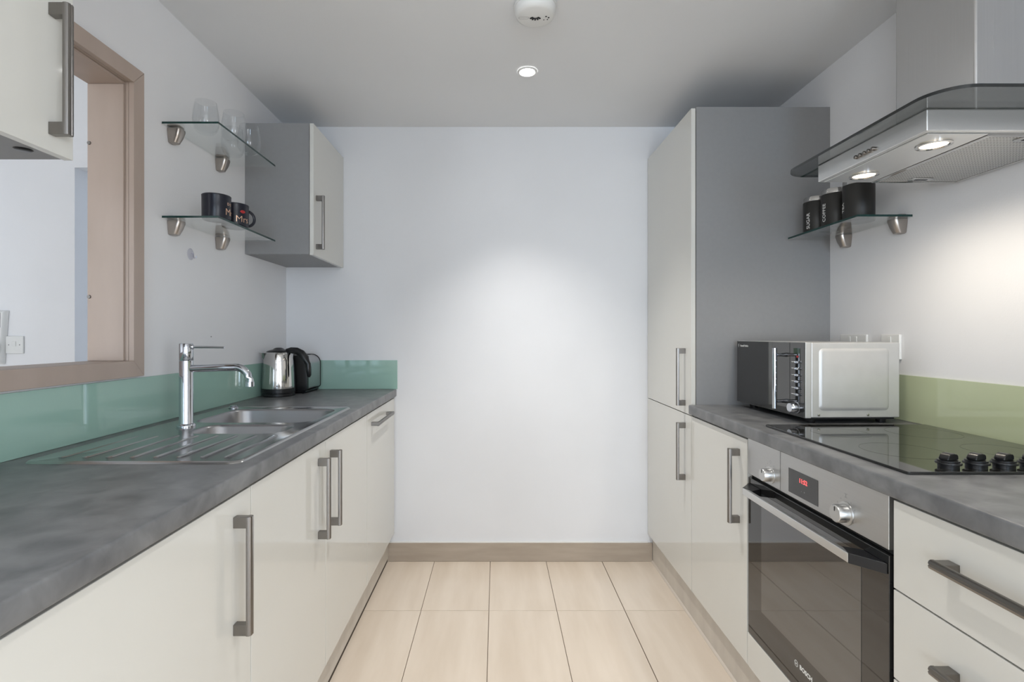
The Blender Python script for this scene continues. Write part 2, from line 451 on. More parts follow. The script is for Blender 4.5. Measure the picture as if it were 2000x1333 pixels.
def handle_v(xf, y, z0, z1, s):            # vertical bar; s=+1 stands out towards +x, -1 towards -x
    bm = NB(); w = HW / 2
    outline = [(-w, 0), (-w, 0.006), (-w * 0.75, 0.0095), (-w * 0.18, 0.0112), (-w * 0.12, 0.0095), (w * 0.12, 0.0095), (w * 0.18, 0.0112), (w * 0.75, 0.0095), (w, 0.006), (w, 0)]
    prism(bm, [(xf + s * (HS - 0.0112 + d), y + t) for t, d in outline], z0, z1, 'z')
    for zz in (z0, z1 - 0.024):
        a, c = sorted((xf + s * 0.0002, xf + s * (HS - 0.0108)))
        box(bm, a, c, y - w * 0.92, y + w * 0.92, zz + 0.0005, zz + 0.0235)
    bmesh.ops.recalc_face_normals(bm, faces=bm.faces)
    return bm


def handle_h(xf, y0, y1, z, s):            # horizontal bar along y
    bm = NB(); w = HW / 2
    outline = [(-w, 0), (-w, 0.006), (-w * 0.75, 0.0095), (-w * 0.18, 0.0112), (-w * 0.12, 0.0095), (w * 0.12, 0.0095), (w * 0.18, 0.0112), (w * 0.75, 0.0095), (w, 0.006), (w, 0)]
    prism(bm, [(xf + s * (HS - 0.0112 + d), z + t) for t, d in outline], y0, y1, 'y')
    for yy in (y0, y1 - 0.024):
        a, c = sorted((xf + s * 0.0002, xf + s * (HS - 0.0108)))
        box(bm, a, c, yy + 0.0005, yy + 0.0235, z - w * 0.92, z + w * 0.92)
    bmesh.ops.recalc_face_normals(bm, faces=bm.faces)
    return bm


def carcass(x0, x1, y0, y1, z0, z1, top=True, t=0.016):
    bm = NB()
    box(bm, x0, x1, y0, y0 + t, z0, z1); box(bm, x0, x1, y1 - t, y1, z0, z1)
    box(bm, x0, x1, y0 + t, y1 - t, z0, z0 + t)
    if top: box(bm, x0, x1, y0 + t, y1 - t, z1 - t, z1)
    return bm


def panel(name, parent, x0, x1, y0, y1, z0, z1, m=None):
    return obj(name, B(x0, x1, y0, y1, z0, z1), m or M['cream'], parent, bevel=0.0012)


# ------------------------------------------------------------------ left run
LF = -0.548                                # door faces
DB, DT = 0.152, 0.876                      # door bottom and top
WZ0, WZ1 = 0.884, 0.923                    # worktop


def left_unit(name, label, cat, y0, y1, fronts, back=XL + 0.006, top=True):
    t = thing(name, label, cat, ((back + LF) / 2, (y0 + y1) / 2, 0.15))
    obj('body', carcass(back, LF - 0.0195, y0 + 0.0005, y1 - 0.0005, 0.15, 0.8835, top), M['grey'], t)
    for (a, c, hk) in fronts:
        d = panel('door', t, LF - 0.018, LF, a, c, DB, DT)
        if hk[0] == 'v': obj('handle', handle_v(LF, hk[1], 0.586, 0.834, 1), M['nickel'], d, bevel=0.001)
        else: obj('handle', handle_h(LF, hk[1], hk[2], hk[3], 1), M['nickel_y'], d, bevel=0.001)
    return t


left_unit('base_cabinet', 'cream gloss base cabinet nearest the camera under the left worktop', 'cabinet', 0.543, 1.142, [(0.545, 1.1405, ('v', 1.072))])
left_unit('sink_cabinet', 'cream gloss double-door cabinet below the steel sink', 'cabinet', 1.142, 2.165,
          [(1.1435, 1.6395, ('v', 1.577)), (1.6425, 2.163, ('v', 1.69))], top=False)
left_unit('integrated_dishwasher', 'cream gloss appliance front with short horizontal handle beside the back wall', 'appliance', 2.165, 2.745,
          [(2.167, 2.7425, ('h', 2.235, 2.56, 0.824))])
pl = thing('plinth', 'beige plinth board under the left cabinets with painted shadow strip along the floor', 'plinth', (-0.59, 1.6, 0))
obj('board', B(-0.596, -0.581, 0.545, 2.7445, 0.0175, 0.1495), M['plinth'], pl, bevel=0.001)
obj('floor_shadow_strip', B(-0.594, -0.5835, 0.545, 2.7445, 0.0005, 0.017), M['shadow_dark'], pl)  # dark strip painted in place of the shadow gap at the floor

# worktop with a cut-out for the sink
SX0, SX1, SY0, SY1 = -1.074, -0.577, 1.148, 2.05    # sink outline
bm = NB(); wx0 = XL + 0.0005
for a in ((wx0, SX0 + 0.02, SY0 + 0.02, SY1 - 0.02), (SX1 - 0.02, -0.56, SY0 + 0.02, SY1 - 0.02), (wx0, -0.56, 0.535, SY0 + 0.02), (wx0, -0.56, SY1 - 0.02, 2.7495)):
    box(bm, a[0], a[1], a[2], a[3], WZ0, WZ1)
r = 0.005
prof = [(-0.56, WZ0), (-0.538 - r, WZ0)] + [(-0.538 - r + r * math.cos(math.radians(a)), WZ0 + r + r * math.sin(math.radians(a))) for a in (-60, -30, 0)] + \
       [(-0.538 - r + r * math.cos(math.radians(a)), WZ1 - r + r * math.sin(math.radians(a))) for a in (0, 30, 60, 90)] + [(-0.56, WZ1)]
prism(bm, prof, 0.535, 2.7495, 'y')
mark(obj('worktop', bm, M['worktop'], smooth=40), 'dark slate-look worktop around the sink along the left wall', 'worktop')

mark(obj('splashback', B(XL + 0.0005, XL + 0.0065, 0.535, 2.7495, 0.9235, 1.079), M['aqua'], bevel=0.0008), 'long aqua green glass splashback along the left wall behind the tap', 'splashback')
mark(obj('splashback', B(XL + 0.007, -0.5325, YB - 0.0065, YB - 0.0005, 0.9235, 1.078), M['aqua'], bevel=0.0008), 'short aqua green glass splashback on the back wall beside the toaster', 'splashback')

# ------------------------------------------------------------------ sink
sk_t = thing('sink', 'stainless steel one and a half bowl sink with ribbed drainer in left worktop', 'sink', ((SX0 + SX1) / 2, (SY0 + SY1) / 2, WZ1))
main = (-1.005, -0.612, 1.672, 1.985)
half = (-0.915, -0.632, 1.485, 1.640)
bm = NB(); SZ = 0.9268
outer = [rrect(SX0, SX1, SY0, SY1, 0.03), rrect(SX0 + 0.003, SX1 - 0.003, SY0 + 0.003, SY1 - 0.003, 0.028), rrect(SX0 + 0.008, SX1 - 0.008, SY0 + 0.008, SY1 - 0.008, 0.025), rrect(SX0 + 0.014, SX1 - 0.014, SY0 + 0.014, SY1 - 0.014, 0.022)]
R = loft(bm, [[(p[0], p[1], z) for p in o_] for o_, z in zip(outer, (0.9232, 0.9268, 0.9286, SZ))], close=False)
edges = []


def ring_edges(vs):
    for i in range(len(vs)):
        e = bm.edges.get((vs[i], vs[(i + 1) % len(vs)])) or bm.edges.new((vs[i], vs[(i + 1) % len(vs)]))
        edges.append(e)


ring_edges(R[-1])
tops = []
for (x0, x1, y0, y1), rr in ((main, 0.06), (half, 0.05)):
    vs = [bm.verts.new((p[0], p[1], SZ)) for p in rrect(x0, x1, y0, y1, rr)]
    ring_edges(vs)
bmesh.ops.triangle_fill(bm, use_beauty=True, edges=edges)
bmesh.ops.recalc_face_normals(bm, faces=bm.faces)
if sum(f.normal.z * f.calc_area() for f in bm.faces) < 0: bmesh.ops.reverse_faces(bm, faces=bm.faces)
obj('deck', bm, M['sink'], sk_t, smooth=30)
for (x0, x1, y0, y1), rr, dep, lab in ((main, 0.06, 0.165, 'large bowl'), (half, 0.05, 0.09, 'small bowl')):
    bm = NB(); loops = []
    for ins, z, r_ in ((0, SZ, rr), (0.003, SZ - 0.002, rr), (0.005, SZ - 0.008, rr), (0.016, SZ - dep + 0.03, rr), (0.024, SZ - dep + 0.010, rr), (0.045, SZ - dep, rr * 0.9)):
        loops.append([(p[0], p[1], z) for p in rrect(x0 + ins, x1 - ins, y0 + ins, y1 - ins, r_)])
    loft(bm, loops)
    bmesh.ops.recalc_face_normals(bm, faces=bm.faces)
    bw = obj('bowl', bm, M['bowl'], sk_t, smooth=50)
    c = ((x0 + x1) / 2, (y0 + y1) / 2, SZ - dep + 0.0004)
    bm = NB(); lathe(bm, [(0.0, 0.001), (0.03, 0.001), (0.040, 0.003), (0.044, 0.0002)], c, 28, cap=False); obj('strainer', bm, M['polish'], bw)
for k in range(8):                          # raised drainer ribs
    x = -1.02 + k * 0.0555
    y1 = 1.455 if x < -0.92 else 1.46
    bm = NB()
    loops = []
    for ins, z in ((0, SZ + 0.0001), (0.003, SZ + 0.0014), (0.006, SZ + 0.002)):
        loops.append([(p[0], p[1], z) for p in rrect(x - 0.010 + ins, x + 0.010 - ins, 1.195 + ins, y1 - ins, 0.010 - ins, 4)])
    loft(bm, loops); bmesh.ops.recalc_face_normals(bm, faces=bm.faces)
    obj('drainer_rib', bm, M['sink'], sk_t, smooth=60)
bm = NB(); lathe(bm, [(0.018, 0), (0.0185, 0.003), (0.015, 0.006), (0.012, 0.006), (0.0135, 0.0075), (0.014, 0.009), (0.011, 0.011), (0, 0.0115)], (-1.03, 2.005, SZ), 24)
obj('pop_up_knob', bm, M['chrome'], sk_t)
bm = NB()
for k in range(6): box(bm, -0.885, -0.8835, 1.6345, 1.6375, SZ - 0.008 - k * 0.006, SZ - 0.0055 - k * 0.006)
obj('overflow_slot', bm, M['blackmatt'], sk_t)

# ------------------------------------------------------------------ tap
tp = thing('mixer_tap', 'tall chrome mixer tap with straight swivel spout behind the small sink bowl', 'tap', (-0.972, 1.603, SZ))
cx, cy = -0.972, 1.603
bm = NB(); lathe(bm, [(0.0265, 0), (0.027, 0.004), (0.0245, 0.008), (0.0205, 0.010), (0.0198, 0.012), (0.0198, 0.206)], (cx, cy, SZ), 36); obj('column', bm, M['chrome'], tp, smooth=40)
bm = NB(); lathe(bm, [(0.019, 0.2065), (0.0198, 0.2075), (0.0198, 0.2585), (0.0188, 0.260), (0, 0.260)], (cx, cy, SZ), 36); obj('cartridge_cap', bm, M['chrome'], tp, smooth=40)
pts = [(cx + 0.015, cy, 1.108), (cx + 0.05, cy + 0.002, 1.109), (cx + 0.10, cy + 0.004, 1.111), (cx + 0.145, cy + 0.006, 1.112)]
for a in range(0, 81, 10):
    pts.append((cx + 0.150 + 0.045 * math.sin(math.radians(a)), cy + 0.007, 1.112 - 0.045 * (1 - math.cos(math.radians(a)))))
e = Vector(pts[-1]); pts.append((e.x + 0.002, e.y, e.z - 0.012))
bm = NB(); tube(bm, pts, 0.0115, 20); sp = obj('spout', bm, M['chrome'], tp, smooth=50)
e = Vector(pts[-1]); bm = NB(); lathe(bm, [(0.0105, -0.012), (0.013, -0.011), (0.013, 0.003), (0.0115, 0.004)], tuple(e), 20); obj('aerator', bm, M['chrome'], sp)
bm = NB(); tube(bm, [(cx + 0.017, cy, 1.176), (cx + 0.06, cy + 0.001, 1.1755), (cx + 0.118, cy + 0.002, 1.1745)], [0.0042, 0.0038, 0.0034], 12); obj('lever', bm, M['chrome'], tp)
bm = NB(); lathe(bm, [(0.0075, 0.014), (0.0075, 0.022), (0.006, 0.024)], (cx, cy, 1.176), 16, 'x'); obj('lever_collar', bm, M['chrome'], tp)

# ------------------------------------------------------------------ kettle
kx, ky = -1.043, 2.45
kt = thing('kettle', 'polished steel jug kettle with black handle and lid in the left corner', 'kettle', (kx, ky, WZ1 + 0.0005))
kz = WZ1 + 0.0005
bm = NB(); lathe(bm, [(0.070, 0), (0.074, 0.003), (0.074, 0.013), (0.071, 0.0155), (0.071, 0.018), (0.0745, 0.020), (0.0745, 0.036), (0.072, 0.037)], (kx, ky, kz), 48); obj('power_base', bm, M['blackpl'], kt)
bm = NB(); lathe(bm, [(0.0735, 0.0375), (0.0738, 0.05), (0.072, 0.10), (0.0685, 0.16), (0.064, 0.195), (0.0605, 0.206), (0.056, 0.2085)], (kx, ky, kz), 48)
bd = obj('body', bm, M['polish'], kt, smooth=50)
bm = NB(); lathe(bm, [(0.0555, 0.2088), (0.053, 0.2125), (0.040, 0.218), (0.027, 0.221), (0.020, 0.2265), (0.012, 0.2295), (0, 0.230)], (kx, ky, kz), 36); obj('lid', bm, M['blackpl'], kt, smooth=50)
# pouring lip on the wall side, slightly turned to the camera
bm = NB(); d = Vector((-0.86, -0.51, 0)); s_ = Vector((0.51, -0.86, 0)); c0 = Vector((kx, ky, kz))
A = [c0 + d * 0.0595 + s_ * 0.020 + Vector((0, 0, 0.2045)), c0 + d * 0.0595 - s_ * 0.020 + Vector((0, 0, 0.2045)), c0 + d * 0.085 + Vector((0, 0, 0.207)), c0 + d * 0.066 + Vector((0, 0, 0.172)),
     c0 + d * 0.052 + s_ * 0.018 + Vector((0, 0, 0.2045)), c0 + d * 0.052 - s_ * 0.018 + Vector((0, 0, 0.2045))]
v = [bm.verts.new(p) for p in A]
for f in ((0, 2, 1), (0, 3, 2), (1, 2, 3), (0, 1, 5, 4), (0, 4, 3), (1, 3, 5), (3, 4, 5)): bm.faces.new([v[i] for i in f])
bmesh.ops.recalc_face_normals(bm, faces=bm.faces); obj('spout', bm, M['polish'], kt, smooth=60)
hd = Vector((0.99, -0.14, 0))
pts = [(0.040, 0.2135), (0.064, 0.217), (0.092, 0.214), (0.117, 0.202), (0.137, 0.180), (0.148, 0.152), (0.153, 0.124), (0.155, 0.100), (0.154, 0.090)]
P3 = [c0 + hd * a + Vector((0, 0, b_)) for a, b_ in pts]
bm = NB(); tube(bm, P3, [0.011, 0.015, 0.017, 0.018, 0.018, 0.017, 0.0155, 0.013, 0.007], 16, flat=(0.8, 1.0), up=Vector((0, 0, 1))); obj('handle', bm, M['blackpl'], kt, smooth=60)
bm = NB()
th = math.atan2(-0.62, 0.78)
for r0, z0, z1 in ((0.0, 0.085, 0.175),):
    L0 = []
    for zz in (z0, z1):
        rr = 0.0738 - (zz - 0.05) * 0.045
        rr = {0.085: 0.0732, 0.175: 0.0672}[zz] + 0.0006
        L0.append([(kx + (rr + q) * math.cos(th + p / rr), ky + (rr + q) * math.sin(th + p / rr), kz + zz) for p, q in ((-0.0022, 0.001), (0.0022, 0.001), (0.0022, -0.003), (-0.0022, -0.003))])
    loft(bm, L0); bm.faces.new([bm.verts[i] for i in range(4)] if False else [x for x in list(bm.verts)[:4]][::-1])
obj('water_gauge', bm, M['blackpl'], bd)

# ------------------------------------------------------------------ toaster
tx0, tx1, ty0, ty1 = -1.108, -0.938, 2.532, 2.735
ts = thing('toaster', 'silver two-slot toaster with black ends behind the kettle', 'toaster', ((tx0 + tx1) / 2, (ty0 + ty1) / 2, WZ1 + 0.0005)); tz = WZ1 + 0.0005
bm = NB(); prism(bm, rrect(tx0 + 0.002, tx1 - 0.002, tz + 0.018, tz + 0.187, [0.045, 0.045, 0.01, 0.01], 8), ty0 + 0.028, ty1 - 0.010, 'y'); obj('body', bm, M['steel_x'], ts, smooth=40)
for a, c in ((ty0, ty0 + 0.0275), (ty1 - 0.0095, ty1)):
    bm = NB(); prism(bm, rrect(tx0, tx1, tz + 0.014, tz + 0.190, [0.047, 0.047, 0.014, 0.014], 8), a, c, 'y'); obj('end_cap', bm, M['blackpl'], ts, smooth=40, bevel=0.004)
obj('base', B(tx0 + 0.01, tx1 - 0.01, ty0 + 0.01, ty1 - 0.01, tz + 0.005, tz + 0.0135), M['blackpl'], ts)
for x in (tx0 + 0.055, tx1 - 0.055): obj('slot', B(x - 0.012, x + 0.012, ty0 + 0.035, ty1 - 0.035, tz + 0.1872, tz + 0.1900), M['blackmatt'], ts)
for x in (tx0 + 0.02, tx1 - 0.02):
    for y in (ty0 + 0.025, ty1 - 0.025):
        bm = NB(); lathe(bm, [(0.009, 0), (0.010, 0.0048)], (x, y, tz), 14); obj('foot', bm, M['blackpl'], ts)
obj('lever', B(-1.03, -1.01, ty0 - 0.005, ty0 - 0.0003, tz + 0.12, tz + 0.135), M['blackpl'], ts, bevel=0.003)

# ------------------------------------------------------------------ wall cabinets, left
def wall_unit(label, y0, y1, z0, z1, xf, hy, hz0, hz1):
    t = thing('wall_cabinet', label, 'cabinet', ((XL + xf) / 2, (y0 + y1) / 2, z0), group=None)
    bm = NB(); xb, xc, k = XL + 0.0006, xf - 0.0195, 0.016
    box(bm, xb, xc, y0, y0 + k, z0, z1); box(bm, xb, xc, y1 - k, y1, z0, z1); box(bm, xb, xc, y0 + k, y1 - k, z0, z0 + k); box(bm, xb, xc, y0 + k, y1 - k, z1 - k, z1)
    obj('body', bm, M['grey'], t)
    d = panel('door', t, xf - 0.018, xf, y0 + 0.001, y1 - 0.001, z0 - 0.003, z1)
    obj('handle', handle_v(xf, hy, hz0, hz1, 1), M['nickel'], d, bevel=0.001)
    return t, xb, xc


wt, xb, xc = wall_unit('cream wall cabinet with grey side in the far left corner', 2.298, 2.7485, 1.577, 2.165, -0.822, 2.335, 1.604, 1.849)
for x in (xb + 0.055, xc - 0.04):
    bm = NB(); lathe(bm, [(0.007, 0), (0.006, 0.002)], (x, 2.306, 1.5748), 14); obj('screw_cap', bm, M['greyplastic'], wt)
wt, xb, xc = wall_unit('cream wall cabinet with long handle at the top left edge, nearest the camera', 0.415, 1.012, 1.5605, 2.165, -0.836, 0.962, 1.588, 1.835)
bm = NB(); lathe(bm, [(0.0, 0), (0.012, 0.0002), (0.015, 0.0022), (0.015, 0.0024)], (-0.885, 0.957, 1.558), 20); obj('screw_cap', bm, M['blackpl'], wt)

# ------------------------------------------------------------------ glass shelves
def shelf(label, wall, sgn, y0, y1, z, depth, by):
    """wall: x of the wall face; sgn: direction into the room."""
    t = thing('glass_shelf', label, 'shelf', (wall, (y0 + y1) / 2, z), group=None)
    x0, x1 = sorted((wall + sgn * 0.004, wall + sgn * depth))
    bm = B(x0, x1, y0, y1, z - 0.003, z + 0.004)
    bm.normal_update()
    for f in bm.faces: f.material_index = 1 if (f.normal.y < -0.5 or f.normal.x * sgn > 0.5) else 0   # polished green edges towards the room
    obj('pane', bm, [M['glass'], M['edge']], t, smooth=0)
    for y in by:
        bm = NB()
        loops = []
        for w2, d, zz in ((0.010, 0.020, -0.052), (0.0155, 0.028, -0.050), (0.019, 0.038, -0.030), (0.0215, 0.044, -0.010), (0.021, 0.044, -0.0035)):
            xx0, xx1 = sorted((wall + sgn * 0.0006, wall + sgn * d))
            rr = [0.012, 0.0015, 0.0015, 0.012] if sgn > 0 else [0.0015, 0.012, 0.012, 0.0015]
            rr = [min(q, w2 * 0.8) for q in rr]
            loops.append([(p[0], p[1], z + zz) for p in rrect(xx0, xx1, y - w2, y + w2, rr, 4)])
        R = loft(bm, loops); bm.faces.new(R[0][::-1]); bmesh.ops.recalc_face_normals(bm, faces=bm.faces)
        br = obj('bracket', bm, M['satin'], t, smooth=40)
        bm = NB(); loops = []
        for w2, d, zz in ((0.020, 0.040, 0.0044), (0.019, 0.038, 0.009), (0.012, 0.022, 0.014)):
            xx0, xx1 = sorted((wall + sgn * 0.0006, wall + sgn * d))
            rr = [0.010, 0.0015, 0.0015, 0.010] if sgn > 0 else [0.0015, 0.010, 0.010, 0.0015]
            loops.append([(p[0], p[1], z + zz) for p in rrect(xx0, xx1, y - w2, y + w2, rr, 4)])
        R = loft(bm, loops); bm.faces.new(R[0][::-1]); bmesh.ops.recalc_face_normals(bm, faces=bm.faces)
        obj('upper_jaw', bm, M['satin'], br, smooth=40)
    return t


shelf('upper glass shelf on the left wall holding clear tumblers', XL, 1, 1.722, 2.165, 1.928, 0.194, (1.775, 2.075))
shelf('lower glass shelf on the left wall holding two dark mugs', XL, 1, 1.722, 2.165, 1.611, 0.194, (1.775, 2.075))
shelf('glass shelf on the right wall holding black canisters', XR, -1, 1.70, 2.105, 1.610, 0.187, (1.745, 2.015))

# stemless tumblers
def tumbler_mesh():
    bm = NB()
    out = [(0.0, 0.0), (0.020, 0.0), (0.028, 0.003), (0.037, 0.014), (0.042, 0.030), (0.0435, 0.046), (0.042, 0.070), (0.038, 0.095), (0.0350, 0.112)]
    inn = [(0.0338, 0.112), (0.0366, 0.095), (0.0405, 0.070), (0.042, 0.046), (0.0402, 0.030), (0.034, 0.016), (0.024, 0.009), (0.0, 0.008)]
    return lathe(bm, out + inn, (0, 0, 0), 40, cap=False)


TG = 'clear tumblers on the upper left shelf'
spots = [(-1.038, 1.828, 'clear stemless tumbler nearest the camera on the upper shelf'), (-0.983, 1.915, 'clear stemless tumbler at the front edge, second from the camera on the upper shelf'),
         (-0.984, 2.035, 'clear stemless tumbler in front of the grey cabinet side, nearest the shelf edge'), (-1.062, 2.062, 'clear stemless tumbler deepest in the far corner of the upper shelf')]
t0 = None
for x, y, lab in spots:
    if t0 is None:
        t0 = obj('tumbler', tumbler_mesh(), M['tumbler'], smooth=50); o = t0
    else: o = t0.copy(); COL.objects.link(o)
    o.location = (x, y, 1.9322); mark(o, lab, 'glass', TG)

# mugs
def mug(label, loc, handle_deg, word, deg, motif):
    t = thing('mug', label, 'mug', loc, 0, 'dark mugs on the lower left shelf', local=True)
    bm = NB()
    lathe(bm, [(0.0, 0.002), (0.038, 0.002), (0.040, 0), (0.0435, 0.002), (0.046, 0.008), (0.0465, 0.05), (0.0465, 0.082), (0.0472, 0.0855), (0.046, 0.087), (0.0440, 0.085), (0.0435, 0.05), (0.042, 0.010), (0.036, 0.006), (0, 0.006)], n=44, cap=False)
    bd = obj('body', bm, M['mug'], t, smooth=50)
    a = math.radians(handle_deg); d = Vector((math.cos(a), math.sin(a), 0))
    pts = [d * (0.045 + 0.026 * math.sin(math.radians(k))) + Vector((0, 0, 0.043 + 0.028 * math.cos(math.radians(k)))) for k in range(0, 181, 15)]
    bm = NB(); tube(bm, pts, 0.0055, 12, flat=(1.0, 0.75), up=Vector((-d.y, d.x, 0))); obj('handle', bm, M['mug'], t, smooth=60)
    th = math.radians(deg)
    bm = text_bm(word, 0.034, 0.0004, -0.0005); wrap(bm, 0.0467, th, 0.027); obj('lettering', bm, M['gold'], bd, smooth=0, label='gold handwritten style word ' + word)
    bm = NB()
    if motif == 'bow':
        for s in (-1, 1):
            P = [(s * 0.0015, 0.002), (s * 0.010, 0.0055), (s * 0.0115, 0), (s * 0.010, -0.0055), (s * 0.0015, -0.002)]
            Q = [(p * 0.72 + s * 0.0016, q * 0.6) for p, q in P]
            V = [bm.verts.new((p, q, 0.0003)) for p, q in P]; U = [bm.verts.new((p, q, 0.0003)) for p, q in Q]
            for i in range(5): bm.faces.new((V[i], V[(i + 1) % 5], U[(i + 1) % 5], U[i]))
        m_ = M['gold']
    else:
        up = [(-0.011, 0), (-0.007, 0.0035), (-0.003, 0.0058), (0, 0.0045), (0.003, 0.0058), (0.007, 0.0035), (0.011, 0), (0.006, -0.0045), (0, -0.0062), (-0.006, -0.0045)]
        for i in range(len(up)):
            p, q = up[i], up[(i + 1) % len(up)]
            bm.faces.new([bm.verts.new((c_[0], c_[1], 0.0003)) for c_ in (p, q, (q[0] * 0.3, q[1] * 0.12), (p[0] * 0.3, p[1] * 0.12))])
        m_ = M['red']
    wrap(bm, 0.0467, th, 0.056); obj('motif', bm, m_, bd, smooth=0)
    return t


mug('dark mug with gold bow tie and Mr lettering on the lower shelf', (-0.985, 1.80, 1.6153), 150, 'Mr', -2, 'bow')
mug('dark mug with red lips and Mrs lettering on the lower shelf', (-0.983, 1.925, 1.6153), 48, 'Mrs', -30, 'lips')

# suction hook and screw on the wall below the shelves
hk = thing('suction_hook', 'clear plastic suction hook stuck to the left wall under the shelves', 'hook', (XL, 1.89, 1.512))
bm = NB(); lathe(bm, [(0.0, 0.0045), (0.012, 0.004), (0.020, 0.002), (0.022, 0.0006)], (XL, 1.89, 1.512), 28, 'x', cap=False); obj('suction_cup', bm, M['clearpl'], hk)
bm = NB(); tube(bm, [(XL + 0.004, 1.89, 1.515), (XL + 0.010, 1.89, 1.512), (XL + 0.011, 1.89, 1.503), (XL + 0.015, 1.89, 1.497), (XL + 0.021, 1.89, 1.500), (XL + 0.022, 1.89, 1.506)], 0.0022, 8); obj('hook', bm, M['clearpl'], hk)
bm = NB(); lathe(bm, [(0.0028, 0.0004), (0.0024, 0.002), (0, 0.0024)], (XL, 2.025, 1.207), 12, 'x')
mark(obj('wall_screw', bm, M['greyplastic']), 'tiny screw head in the left wall above the tap spout', 'screw')

# ------------------------------------------------------------------ right run
RF = 0.81
RB = 0.148
# tall unit
tl = thing('tall_cabinet', 'tall cream two-door cabinet with grey side panel in the far right corner', 'cabinet', (1.1, 2.44, 0.15))
obj('body', carcass(0.8295, XR - 0.001, 2.1445, 2.7485, 0.15, 2.15), M['grey'], tl)
obj('side_panel', B(0.8295, XR - 0.0008, 2.126, 2.144, 0.15, 2.161), M['grey'], tl)
obj('top_panel', B(0.8295, XR - 0.001, 2.1445, 2.7485, 2.1505, 2.1605), M['grey'], tl)
for z0, z1, h0, h1 in ((0.878, 2.158, 0.910, 1.157), (RB, 0.8745, 0.590, 0.837)):
    d = panel('door', tl, RF, RF + 0.018, 2.131, 2.7455, z0, z1)
    obj('handle', handle_v(RF, 2.203, h0, h1, -1), M['nickel'], d, bevel=0.001)
# base unit
bc = thing('base_cabinet', 'cream single-door base cabinet between the tall cabinet and the oven', 'cabinet', (1.1, 1.89, 0.15))
obj('body', carcass(0.8295, XR - 0.001, 1.657, 2.1255, 0.15, 0.8835), M['grey'], bc)
d = panel('door', bc, RF, RF + 0.018, 1.657, 2.128, RB, 0.8755)
obj('handle', handle_v(RF, 1.712, 0.586, 0.834, -1), M['nickel'], d, bevel=0.001)
# oven housing: side boards and the cream filler below the oven
oh = thing('oven_housing', 'cream filler panel and housing boards under the built-in oven', 'cabinet', (1.1, 1.35, 0.15))
bm = NB(); box(bm, 0.8295, XR - 0.001, 1.0485, 1.0545, 0.15, 0.8835); box(bm, 0.8295, XR - 0.001, 1.6505, 1.6565, 0.15, 0.8835); box(bm, 0.8295, XR - 0.001, 1.055, 1.650, 0.15, 0.166); obj('body', bm, M['blackmatt'], oh)
panel('filler_panel', oh, RF, RF + 0.018, 1.0535, 1.654, RB, 0.2545)
# drawer unit
dr = thing('drawer_unit', 'cream drawer unit with long bar handles at the right edge', 'drawers', (1.1, 0.745, 0.15))
obj('body', carcass(0.8295, XR - 0.001, 0.446, 1.0475, 0.15, 0.8835), M['grey'], dr)
for z0, z1, hz in ((0.6975, 0.8765, 0.802), (0.515, 0.694, 0.612), (0.3325, 0.5115, 0.43), (RB, 0.329, 0.247)):
    d = panel('drawer', dr, RF, RF + 0.018, 0.4475, 1.045, z0, z1)
    obj('handle', handle_h(RF, 0.573, 0.918, hz, -1), M['nickel_y'], d, bevel=0.001)
pl = thing('plinth', 'beige plinth board with pale bead under the right cabinets', 'plinth', (0.84, 1.6, 0))
obj('board', B(0.8345, 0.8505, 0.446, 2.7385, 0.0005, 0.1475), M['plinth'], pl, bevel=0.001)
bm = NB(); prism(bm, [(0.8343, 0.0004), (0.8343, 0.009), (0.832, 0.0075), (0.8275, 0.002), (0.827, 0.0004)], 0.446, 2.7383, 'y'); obj('bead', bm, M['bead'], pl)
# worktop
bm = NB(); box(bm, 0.82, XR - 0.0005, 0.436, 2.1255, WZ0, WZ1); xf = 0.797
prof = [(0.82, WZ0), (xf + r, WZ0)] + [(xf + r - r * math.cos(math.radians(a)), WZ0 + r + r * math.sin(math.radians(a))) for a in (-60, -30, 0)] + \
       [(xf + r - r * math.cos(math.radians(a)), WZ1 - r + r * math.sin(math.radians(a))) for a in (0, 30, 60, 90)] + [(0.82, WZ1)]
prism(bm, prof, 0.436, 2.1255, 'y')
mark(obj('worktop', bm, M['worktop'], smooth=40), 'dark slate-look worktop carrying the hob and microwave on the right', 'worktop')
mark(obj('splashback', B(XR - 0.0065, XR - 0.0005, 0.436, 2.1255, 0.9235, 1.078), M['aqua_warm_lit'], bevel=0.0008), 'green glass splashback behind the hob with warm lamp light in its colour', 'splashback')

# ------------------------------------------------------------------ oven
OY0_, OY1_ = 1.0565, 1.6485
ov = thing('built_in_oven', 'built-in steel and black glass oven under the right worktop', 'oven', (1.1, 1.352, 0.258))
obj('body', B(0.832, 1.36, OY0_ + 0.006, OY1_ - 0.006, 0.258, 0.880), M['blackmatt'], ov)
obj('control_panel', B(RF - 0.001, 0.8315, OY0_, OY1_, 0.7685, 0.8815), M['steel_o'], ov, bevel=0.0015)
CF = RF - 0.001
obj('panel_seam', B(CF - 0.0003, CF, 1.4595, 1.4607, 0.7690, 0.8810), M['blackmatt'], ov)
obj('gap_trim', B(0.822, 0.8315, OY0_, OY1_, 0.7575, 0.768), M['blackmatt'], ov)
ds = obj('display', B(CF - 0.0008, CF, 1.288, 1.418, 0.7805, 0.8465), M['blackglass'], ov, bevel=0.0003)
bm = text_bm('11:52', 0.0165, 0.0002, 0.0002); to_aisle_face(bm, CF - 0.0012, 1.350, 0.8245); obj('clock_digits', bm, M['digit'], ds, smooth=0, label='red lit clock digits')
bm = text_bm('-   +', 0.010, 0.0001); to_aisle_face(bm, CF - 0.0011, 1.350, 0.7985); obj('touch_marks', bm, M['greyplastic'], ds, smooth=0)
